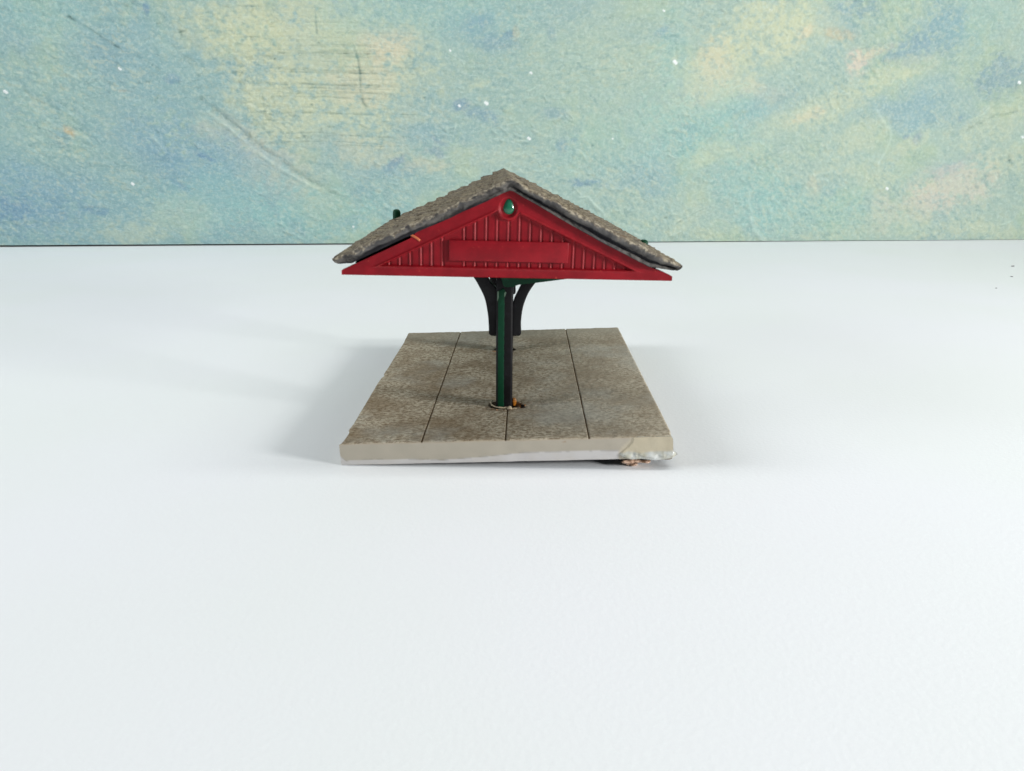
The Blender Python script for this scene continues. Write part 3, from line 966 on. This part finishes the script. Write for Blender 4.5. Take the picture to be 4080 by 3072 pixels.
# ---- glue on the near right corner
def build_glue():
    """dried glue over the near right corner: a yellowed film that thickens into a clear glossy bead along the bottom"""
    nx, nz = 90, 44
    S, Q = np.meshgrid(np.linspace(0, 1, nx), np.linspace(0, 1, nz))
    zt = np.interp(S, [0, 1], [-.15, -.15]); zb = np.interp(S, [0, .12, .3, .6, .85, 1], [-8.3, -8.7, -8.5, -9.2, -8.8, -8.0])
    Z = zt + (zb - zt) * Q
    xl = np.interp(-Z, [0, 2, 4, 5.6, 6.6, 7.6, 9.5], [46.0, 45.3, 43.8, 41.6, 41.0, 42.2, 44.5]) + .3 * vnoise(Z * .9, Z * 0, 55)
    xr = np.interp(-Z, [0, 1, 5.5, 6.5, 7.4, 9.5], [59.3, 60.0, 60.2, 61.2, 62.0, 60.5])
    X = xl + (xr - xl) * S
    bead = np.exp(-((Z + 7.0) / 1.0) ** 2) * (.75 + .7 * vnoise(X / 2.2, Z / 2.0, 56) + .3 * vnoise(X / .9, Z / .9, 57))
    th = .22 + .12 * vnoise(X / 3, Z / 3, 58) + np.clip(bead, 0, 2) * .75
    th *= sstep(0, .05, S) * sstep(0, .04, Q) * (1 - sstep(.94, 1, Q) * .7)
    Y = -.12 - th + sstep(60.0, 61.5, X) * 1.2
    clear = sstep(-5.4, -6.3, Z + .5 * vnoise(X / 2, Z * 0, 59))
    V = np.stack([X, Y, Z], -1).reshape(-1, 3)
    F = grid_faces(nz, nx, 0, True)
    rim = np.concatenate([np.arange(nx), np.arange(1, nz) * nx + nx - 1, (nz - 1) * nx + np.arange(nx - 2, -1, -1), np.arange(nz - 2, 0, -1) * nx])
    back = V[rim].copy(); back[:, 1] = np.maximum(back[:, 1] + .3, .4); n = len(rim)
    F = np.vstack([F, np.stack([rim, np.roll(rim, -1), len(V) + (np.arange(n) + 1) % n, len(V) + np.arange(n)], -1)[:, ::-1]])
    V = np.vstack([V, back])
    mesh_obj("glue_film", V, F, MAT['glue'], slab, smooth=True, attrs={"clear": np.concatenate([clear.ravel(), np.ones(n)])})


def glue_lumps():
    blob("glue_lump", (46.4, 2.2, -9.9), (3.2, 2.0, 1.0), MAT['pink'], slab, rough=.4, seed=3)
    blob("glue_lump", (50.4, 2.6, -10.0), (2.6, 1.8, .7), MAT['pink'], slab, rough=.45, seed=5)
    blob("glue_lump", (56.6, 2.0, -9.0), (4.0, 1.6, .7), MAT['brown_glue'], slab, rough=.4, seed=8)
    blob("glue_lump", (45.6, 3.2, -11.0), (2.0, 2.0, 1.2), MAT['pink'], slab, rough=.3, seed=9)

build_glue()
glue_lumps()

# ---- posts
GREEN_RUN = [(-2.54, -.04), (-2.54, -.04)]


def build_post(at, first):
    x, y = at
    M = BASE_M @ Matrix.Translation((x * MM, y * MM, 0)) @ Matrix.Rotation(math.radians(2.35 if first else 1.0), 4, 'Y')
    d = 3.2
    prof = []
    for cx, cy, a0 in ((2.3, -d + 1, -90), (2.3, d - 1, 0), (-2.3, d - 1, 90), (-2.3, -d + 1, 180)):
        for k in range(5):
            a = math.radians(a0 + 22.5 * k); prof.append((cx + 1.0 * math.cos(a), cy + 1.0 * math.sin(a)))
    n = len(prof); zz = [-4, 0, 10, 20, 30, 40, 50, 58]
    V = [(px, py, z) for z in zz for px, py in prof]
    F = [[j * n + i, j * n + (i + 1) % n, (j + 1) * n + (i + 1) % n, (j + 1) * n + i] for j in range(len(zz) - 1) for i in range(n)]
    F += [list(range(n))[::-1], list(range((len(zz) - 1) * n, len(zz) * n))]
    post = mesh_obj("post", V, F, MAT['black'], shelter, M, smooth=True)
    post["label"] = "near black post with a green stripe down its front" if first else "far black post behind the near one"
    # green stripe on the front, paler and chipped at its top
    st = [(-2.5, -1.5), (-.05, -1.5)] + [(-.05 + .09 * math.sin(z * 1.7) + .06 * math.sin(z * 4.1), z) for z in np.arange(0, 46, 1.5)]
    st += [(.35, 46.2), (.55, 47.0), (.1, 47.6), (-.6, 48.6), (-1.2, 47.9), (-2.0, 47.7), (-2.7, 46.9), (-2.5, 45.0)]
    prism("green_stripe", st, -d - .45, -d + .3, MAT['green'], post, bevel=.2)
    if first:
        prism("worn_patch", [(-2.75, 43.4), (-2.2, 45), (-2.2, 47.2), (-2.8, 47.2)], -d - .52, -d + .2, MAT['worn'], post)
        prism("worn_patch", [(-.1, 45), (.25, 45.4), (.7, 46.6), (.4, 47.2), (-.1, 46.6)], -d - .52, -d + .2, MAT['worn'], post)
    # curved brackets (drawn in the slab's frame for the near post)
    Mb = BASE_M @ Matrix.Translation(((x + (1.35 if first else .3)) * MM, (y - 38.2) * MM, 0))
    L_out = smooth_path([(-19, 59.5), (-15.2, 57.0), (-11.5, 53.0), (-9.2, 48.9), (-7.25, 44.1), (-6.35, 38.0), (-6.2, 33.5), (-6.25, 30.6)], 6)
    L_in = smooth_path([(-3.3, 29.2), (-2.4, 36), (-1.8, 44.0), (-2.8, 48.0), (-4.7, 50.4), (-6.3, 52.9), (-9.5, 57), (-13, 59.5)], 6)
    Lp = [tuple(p) for p in L_out] + [(-6.1, 29.9), (-5.3, 29.3)] + [tuple(p) for p in L_in]
    prism("bracket", Lp, 36.6, 40.4, MAT['black'], post, Mb, bevel=.45)
    R_out = smooth_path([(21, 58.5), (16.5, 54.5), (12.8, 50.1), (9.7, 45.8), (7.55, 40.5), (6.6, 35.1), (6.5, 31.4), (6.5, 30.4)], 6)
    R_in = smooth_path([(2.2, 28.9), (2.4, 34), (3.2, 40), (4.15, 43.6), (5.6, 46.4), (7.1, 49.2), (9.6, 53), (15, 58.5)], 6)
    Rp = [tuple(p) for p in R_out] + [(6.4, 29.6), (5.7, 28.95)] + [tuple(p) for p in R_in]
    prism("bracket", Rp, 36.6, 40.4, MAT['black'], post, Mb, bevel=.45)
    # green roof beam across the post head, its right arm hanging a little below the gable
    bm = [(-50, 63.2), (-28, 59.5), (-3.2, 56.0), (-.4, 52.0), (.1, 49.6), (.9, 48.8), (4.0, 48.9), (6.0, 49.6), (12.3, 50.1), (24.4, 51.3), (48, 55.8),
          (48, 58), (10, 59), (-10, 62), (-50, 66)]
    prism("roof_beam", bm, 34.2, 38.6, MAT['green'], post, Mb, bevel=.4)
    return post


posts = [build_post(p, i == 0) for i, p in enumerate(POST_AT)]

# ---- dried glue and flash round the near post's foot
ring = smooth_path([(-6.3, 41.8, .5), (-6.9, 39.6, .9), (-6.2, 36.2, .7), (-4.6, 34.2, .5), (-2.4, 33.3, .4), (-.2, 33.4, .3), (1.2, 34.0, .3)], 5)
tube("glue_ring", ring, .33 + .12 * vnoise(np.arange(len(ring)) / 2., np.zeros(len(ring)), 61), MAT['flash'], slab)
blob("glue_crumb", (.9, 33.2, .25), (1.0, .9, .8), MAT['flash'], slab, rough=.4, seed=12, nu=16, nv=10)
blob("glue_crumb", (2.6, 33.0, .05), (1.1, .35, .3), MAT['flash'], slab, rough=.3, seed=13, nu=16, nv=10)
blob("amber_glue", (2.9, 39.0, .6), (.95, 1.4, 1.5), MAT['amber'], slab, rough=.4, seed=14, nu=20, nv=12)
blob("amber_glue", (-7.3, 121.6, .0), (2.0, 1.0, .25), MAT['amber'], slab, rough=.3, seed=15, nu=16, nv=10)
rc = np.random.RandomState(33)
for _ in range(16):
    a_, q_ = rc.normal(-.2, 1.1), rc.uniform(.95, 1.35)
    blob("glue_crumb", (-1.0 + 6.0 * q_ * math.cos(a_), 37.4 + 4.6 * q_ * math.sin(a_), .1), (rc.uniform(.3, .8), rc.uniform(.25, .6), rc.uniform(.15, .35)),
         MAT['brown_glue'] if rc.rand() < .6 else MAT['amber'], slab, rough=.4, seed=int(rc.randint(99)), nu=14, nv=8)
blob("dark_chip", (6.2, 34.6, .2), (1.1, .9, .6), MAT['void'], slab, rough=.5, seed=16, nu=16, nv=10)

# ---- roof
RISE, HALF, RL = 28.31, 59.1, 164.4


def build_roof():
    N = 125
    k = np.linspace(-1, 1, 2 * N + 1)
    ys = np.linspace(0, RL, 320)
    K, Y = np.meshgrid(k, ys)
    d = np.abs(K) * 64.9                                       # distance down the slope from the ridge
    sgn = np.sign(K)
    course = 6.4
    wob = .55 * vnoise(Y / 6.0, sgn * 3 + np.floor(d / course), 71)
    dd = d + wob
    c = np.floor(dd / course); fr = dd / course - c
    rs = np.random.RandomState(72)
    offs = rs.rand(64) * 6
    col = np.floor((Y + offs[(c + 8 * (sgn + 1)).astype(int) % 64]) / 5.6)
    jf = ((Y + offs[(c + 8 * (sgn + 1)).astype(int) % 64]) / 5.6) % 1
    tabr = rs.rand(64, 128)
    per = tabr[(c + 9 * (sgn + 1)).astype(int) % 64, col.astype(int) % 128]
    h = (1.5 * fr ** 1.1 - .95 + .6 * (per - .5)) * (.25 + .75 * sstep(1.5, 9, Y)) - .2
    h -= .7 * (1 - sstep(.0, .07, np.minimum(jf, 1 - jf)))
    h += .38 * fbm(Y, d * sgn, 1.8, 3, 73, .6) + .25 * fbm(Y, d * sgn, 7, 2, 74)
    ridge = 1 - sstep(3.0, 5.0, d)
    h = h * (1 - ridge) + ridge * (.25 * fbm(Y, d * sgn, 3, 3, 75) - .1)
    h *= np.clip((64.9 - d) / 3.0, 0, 1) ** .5
    # the roof's ends and the ridge are worn
    X0 = K * HALF; Z0 = RISE * (1 - np.abs(K)) + .84 * np.abs(K)
    nxn = RISE / math.hypot(RISE, HALF) * sgn; nzn = HALF / math.hypot(RISE, HALF)
    X = X0 + nxn * h; Z = Z0 + nzn * h
    edge_in = np.exp(-((Y - 0) / .6) ** 2) - np.exp(-((Y - RL) / .6) ** 2)
    jag = (.45 * fbm(K * 60, Y * 0, 3.0, 3, 76) + .25)
    Yv = Y + edge_in * jag
    Z -= .5 * (np.exp(-(Y / 1.2) ** 2) + np.exp(-((Y - RL) / 1.2) ** 2)) * (1 - ridge * .5)
    # underside, following the measured verge: left lower edge and the lip on the right
    bx = k * 57.0
    lx = [-57.4, -53.1, -44.6, -31, -22.6, -8, -.3, 1.0, 15.7, 31, 45, 48, 52.7, 56.4]
    lz = [-1.5, -1.2, 3.0, 9.7, 13.4, 20.2, 23.9, 23.7, 15.8, 7.8, 1.2, -.3, -.9, -1.35]
    bz = np.interp(bx, lx, lz)
    ny, nx = X.shape
    top = np.stack([X, Yv, Z], -1)
    bot = np.stack([np.broadcast_to(bx, X.shape), Y + edge_in * .5, np.broadcast_to(bz, X.shape)], -1)
    bot = bot + 0.0
    bot[..., 2] += .2 * fbm(bot[..., 0], Y, 4, 2, 77)
    V = [top.reshape(-1, 3), bot.reshape(-1, 3)]
    n0 = ny * nx
    F = [grid_faces(ny, nx), grid_faces(ny, nx, n0, True)]
    mid = [np.zeros(len(F[0]), int), np.ones(len(F[1]), int)]
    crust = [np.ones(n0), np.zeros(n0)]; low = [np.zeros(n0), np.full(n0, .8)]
    off = 2 * n0
    # rounded eaves
    nose_ids = {}
    for side in (0, 1):
        j = 0 if side == 0 else nx - 1
        s = -1 if side == 0 else 1
        Tt = top[:, j]; B = bot[:, j]
        arcs = []
        for (ax, az) in ((59.45, .25), (59.4, -.35), (58.7, -1.05), (57.9, -1.4)):
            w = .25 * fbm(ys, ys * 0 + ax, 3, 3, 78 + side)
            arcs.append(np.stack([s * (ax + w), B[:, 1] * .5 + Tt[:, 1] * .5, az + w * .6], -1))
        A = np.array(arcs)                                   # 4, ny, 3
        ids = off + np.arange(4 * ny).reshape(4, ny); off += 4 * ny
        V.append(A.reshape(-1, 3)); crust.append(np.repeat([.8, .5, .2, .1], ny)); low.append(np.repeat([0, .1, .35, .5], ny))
        full = np.vstack([np.arange(ny) * nx + j, ids, n0 + np.arange(ny) * nx + j])
        q = np.stack([full[:-1, :-1], full[1:, :-1], full[1:, 1:], full[:-1, 1:]], -1).reshape(-1, 4)
        if side == 0:
            q = q[:, ::-1]
        F.append(q[:, ::-1]); mid.append(np.ones(len(q), int)); nose_ids[side] = ids
    # verge faces front and back: grooved strip between the top edge and the underside
    prof_t = [.1, .2, .32, .44, .54, .62, .70, .78, .86, .94]
    tri = []
    for end in (0, 1):
        r = 0 if end == 0 else ny - 1
        s = 1 if end == 0 else -1
        Tt = top[r]; B = bot[r]
        right = sstep(-.06, .06, k)
        G = []; cr = []; lw = []
        for t in prof_t:
            P = Tt * (1 - t) + B * t
            outw = -.55 * math.sin(min(t / .5, 1) * math.pi) * (1 - .3 * right)
            gro = np.exp(-((t - .64) / .11) ** 2)
            lip = 1 / (1 + math.exp(-(t - .74) * 30))
            yo = outw + right * (1.7 * gro + .75 * lip) + (1 - right) * (.5 * gro + .25 * lip)
            nz = .5 * fbm(k * 60, np.full_like(k, t * 5.0), 4.0, 4, 80 + end, .6)
            P = P.copy(); P[:, 1] += s * (yo + nz)
            G.append(P); cr.append(np.clip(.86 - t * 1.5 - .3 * right * min(1, t * 3), 0, 1))
            lw.append(right * (1.1 * gro) + (1 - right) * np.clip((t - .40) * 1.5, 0, .9))  # right-hand groove also painted dark grey to deepen its shade
        G = np.array(G); nr = len(G)
        ids = off + np.arange(nr * nx).reshape(nr, nx); off += nr * nx
        V.append(G.reshape(-1, 3)); crust.append(np.concatenate(cr)); low.append(np.concatenate(lw))
        full = np.vstack([r * nx + np.arange(nx), ids, n0 + r * nx + np.arange(nx)])
        q = np.stack([full[:-1, :-1], full[1:, :-1], full[1:, 1:], full[:-1, 1:]], -1).reshape(-1, 4)
        if end == 1:
            q = q[:, ::-1]
        F.append(q); mid.append(np.ones(len(q), int))
        for side in (0, 1):
            j = 0 if side == 0 else nx - 1
            loop = list(full[:, j]) + list(nose_ids[side][:, r])[::-1]
            tri.append((loop, side, end))
    V = np.vstack(V); F = np.vstack(F); mid = np.concatenate(mid)
    # close the four nose ends with fans (as degenerate-free quads split later)
    extraV = []; extraQ = []; cextra = []
    for loop, side, end in tri:
        cen = V[loop].mean(0); cid = len(V) + len(extraV); extraV.append(cen); cextra.append(.4)
        L = len(loop)
        for i in range(0, L, 2):
            a, b, c2 = loop[i], loop[(i + 1) % L], loop[(i + 2) % L]
            qd = [cid, a, b, c2]
            extraQ.append(qd if (side == 0) != (end == 0) else qd[::-1])
    V = np.vstack([V, np.array(extraV)]); F = np.vstack([F, np.array(extraQ)]); mid = np.concatenate([mid, np.ones(len(extraQ), int)])
    crust = np.concatenate(crust + [np.array(cextra)]); low = np.concatenate(low + [np.zeros(len(cextra))])
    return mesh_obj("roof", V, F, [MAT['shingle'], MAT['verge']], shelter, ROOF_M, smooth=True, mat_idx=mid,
                    attrs={"crust": crust, "low": low})


roof = build_roof()


def peg(name, c, r, h, parent, tilt=0.0):
    """round-headed plastic peg poking up through the roof"""
    v = []; f = []; nu = 16
    prof = [(1.0, -1.5), (1.0, h * .55), (.95, h * .75), (.78, h * .9), (.5, h * .98), (.12, h)]
    for rr, z in prof:
        for i in range(nu):
            a = 2 * math.pi * i / nu
            v.append((c[0] + r * rr * math.cos(a) + tilt * z, c[1] + r * rr * math.sin(a), c[2] + z))
    for j in range(len(prof) - 1):
        for i in range(nu):
            f.append([j * nu + i, j * nu + (i + 1) % nu, (j + 1) * nu + (i + 1) % nu, (j + 1) * nu + i])
    f.append(list(range((len(prof) - 1) * nu, len(prof) * nu)))
    return mesh_obj(name, v, f, MAT['green'], parent, smooth=True)


peg("peg", (-55.4, 143.5, 1.8), 2.05, 5.0, roof)
peg("peg", (55.8, 48.8, .6), 1.7, 3.3, roof, tilt=-.1)

# added dark filler under the tiles, so the gap above the gable reads as shade
filler_top = [(-53.0, -1.6), (-44.6, 2.6), (-31, 9.3), (-22.6, 13.0), (-8, 19.8), (-.3, 23.4), (1.0, 23.2), (15.7, 15.4), (31, 7.4), (45, .8), (52.0, -1.3)]
filler_low = [(50.5, -3.2), (44, -1.6), (15, 12.0), (0, 19.4), (-22.6, 9.0), (-44, -.8), (-51.5, -3.6)]
prism("gap_shade_filler", filler_top + filler_low, 6.3, RL - 6.3, MAT['void'], roof)

# ridge beam under the roof
box("ridge_beam", (-1.6, 4.5, 15.8), (1.6, RL - 4.5, 19.6), MAT['green'], shelter, ROOF_M, bevel=.4)


def build_gable():
    """board front with raised frame, boarded triangle and raised sign panel (front face at y=0, towards -y)"""
    tx = np.array([-57.0, -53.6, -33.5, -30.5, -.25, 45, 48, 52.7, 56.8])
    tz = np.array([-3.95, -2.3, 7.3, 10.2, 24.6, 1.9, -.4, -1.9, -3.7])
    xs = np.unique(np.concatenate([np.linspace(-57.0, 56.8, 470), tx]))
    tt = np.linspace(0, 1, 112)
    X, Tt = np.meshgrid(xs, tt)
    topz = np.interp(xs, tx, tz); botz = np.interp(xs, [-57, 56.8], [-5.42, -5.24])
    Z = botz + (topz - botz) * Tt
    ins = np.minimum(Z + 2.2, np.minimum((-2.24 + (X + 44.75) * .479 - Z) * .9, (-2.2 - (X - 44.1) * .461 - Z) * .9))
    field = sstep(0, .35, ins)
    boss = np.hypot((X + .5) / .95, Z - 18.2)
    field *= sstep(4.0, 4.4, boss)
    hgt = 1.2 * (1 - field)
    hgt += .35 * np.exp(-((ins - .0) / .35) ** 2) * sstep(4.2, 5, boss)         # raised bead along the frame
    bat = np.zeros_like(X); gro = np.zeros_like(X)
    xb = [-15.54, -11.79, -8.04, -4.37, -.53, 3.23, 6.83, 10.59, 14.36, 18.14] + [-22.9, -26.6, -30.2, -33.9, -37.5, -41.1] + [22.0, 25.6, 29.2, 32.8, 36.4, 40.0]
    for b in xb:
        bat = np.maximum(bat, np.exp(-((X - b) / .24) ** 2)); gro = np.maximum(gro, np.exp(-((X - b - .55) / .3) ** 2))
    hgt += field * (.30 * bat - .30 * gro)
    frm = (1 - sstep(21.2, 21.5, np.abs(X))) * (1 - sstep(7.9, 8.2, Z)) * 0
    hgt += .0 * np.exp(-((boss - 3.6) / .5) ** 2) - .9 * (1 - sstep(2.9, 3.3, boss))
    hgt += .05 * fbm(X, Z, 5, 3, 91) + frm
    wear = np.clip(bat * field + np.exp(-((ins + .1) / .35) ** 2) + .6 * np.exp(-((boss - 3.8) / .5) ** 2), 0, 1) * .1
    ny, nx = X.shape
    V = np.stack([X, -hgt, Z], -1).reshape(-1, 3)
    F = grid_faces(ny, nx)
    rim = np.concatenate([np.arange(nx), np.arange(1, ny) * nx + nx - 1, (ny - 1) * nx + np.arange(nx - 2, -1, -1), np.arange(ny - 2, 0, -1) * nx])
    back = V[rim].copy(); back[:, 1] = 2.4
    n = len(rim); b0 = len(V)
    q = np.stack([rim, b0 + np.arange(n), b0 + (np.arange(n) + 1) % n, np.roll(rim, -1)], -1)[:, ::-1]
    V = np.vstack([V, back, [(0, 2.4, 2.0)]])
    cq = []
    for i in range(0, n - 1, 2):
        cq.append([b0 + n, b0 + (i + 2) % n, b0 + i + 1, b0 + i])
    F2 = np.vstack([F, q, np.array(cq)])
    o = mesh_obj("gable", V, F2, MAT['red'], shelter, ROOF_M @ Matrix.Translation((0, 3.4 * MM, 0)), smooth=True,
                 attrs={"wear": np.concatenate([wear.ravel(), np.zeros(n + 1)])})
    sm = np.zeros(len(o.data.polygons), bool); sm[:len(F)] = True
    o.data.polygons.foreach_set("use_smooth", sm)
    box("sign_panel", (-20.35, -1.35, .12), (20.35, -.05, 7.1), MAT['red'], o, bevel=.22)
    # glossy green pin end in the round hole under the apex
    v = []; f = []; nu, nv = 40, 10
    for j in range(nv + 1):
        s = math.sin(j / nv * math.pi / 2); y = -1.9 * math.cos(j / nv * math.pi / 2) ** .8
        for i in range(nu):
            a = 2 * math.pi * i / nu
            r = 2.35 * (1 + .70 * max(0, math.sin(a)) ** 3)
            v.append((-.35 + r * s * math.cos(a) * (1 - .35 * max(0, math.sin(a)) ** 2), y + .9, 17.9 + r * s * math.sin(a)))
    for j in range(nv):
        for i in range(nu):
            f.append([j * nu + i, (j + 1) * nu + i, (j + 1) * nu + (i + 1) % nu, j * nu + (i + 1) % nu])
    mesh_obj("pin", v, f, MAT['green_gloss'], o, smooth=True)
    return o


gable = build_gable()
gable["label"] = "near red gable end with a blank raised panel"
far = gable.copy()
COL.objects.link(far)
far["label"] = "far red gable end hidden under the roof"
far.parent = shelter
far.matrix_basis = ROOT_M.inverted() @ ROOF_M @ Matrix.Translation((0, (RL - 3.4) * MM, 0)) @ Matrix.Rotation(math.pi, 4, 'Z')
for ch in list(gable.children):
    c = ch.copy(); COL.objects.link(c); c.parent = far
tube("splinter", smooth_path([(-35.2, -.3, 9.7), (-33.5, -.9, 8.7), (-31.4, -1.2, 7.6), (-30.2, -1.1, 6.7)], 4), .42, MAT['splinter'], gable)
blob("apex_hole_shade", (-.9 + 2.0, -.6, 22.4), (.5, .6, .85), MAT['void'], gable, rough=.1, seed=20, nu=14, nv=8)  # dark blob standing in for the shaded hole below the ridge

# ------------------------------------------------------------------ crumbs on the table
for (x, y, r, lab) in ((492.1, 729.5, 1.5, "largest dark crumb on the white table at far right"),
                       (451.6, 668.2, 1.2, "middle dark crumb on the white table at far right"),
                       (401.3, 610.0, .9, "smallest dark crumb on the white table at far right, nearest the camera")):
    o = blob("crumb", (0, 0, r * .3), (r * .85, r * .7, r * .35), MAT['crumb'], None, Matrix.Translation((x * MM, y * MM, 0)), rough=.3,
             seed=int(r * 10), nu=14, nv=8)
    tag(o, lab, "crumb", "dark crumbs on the white table")
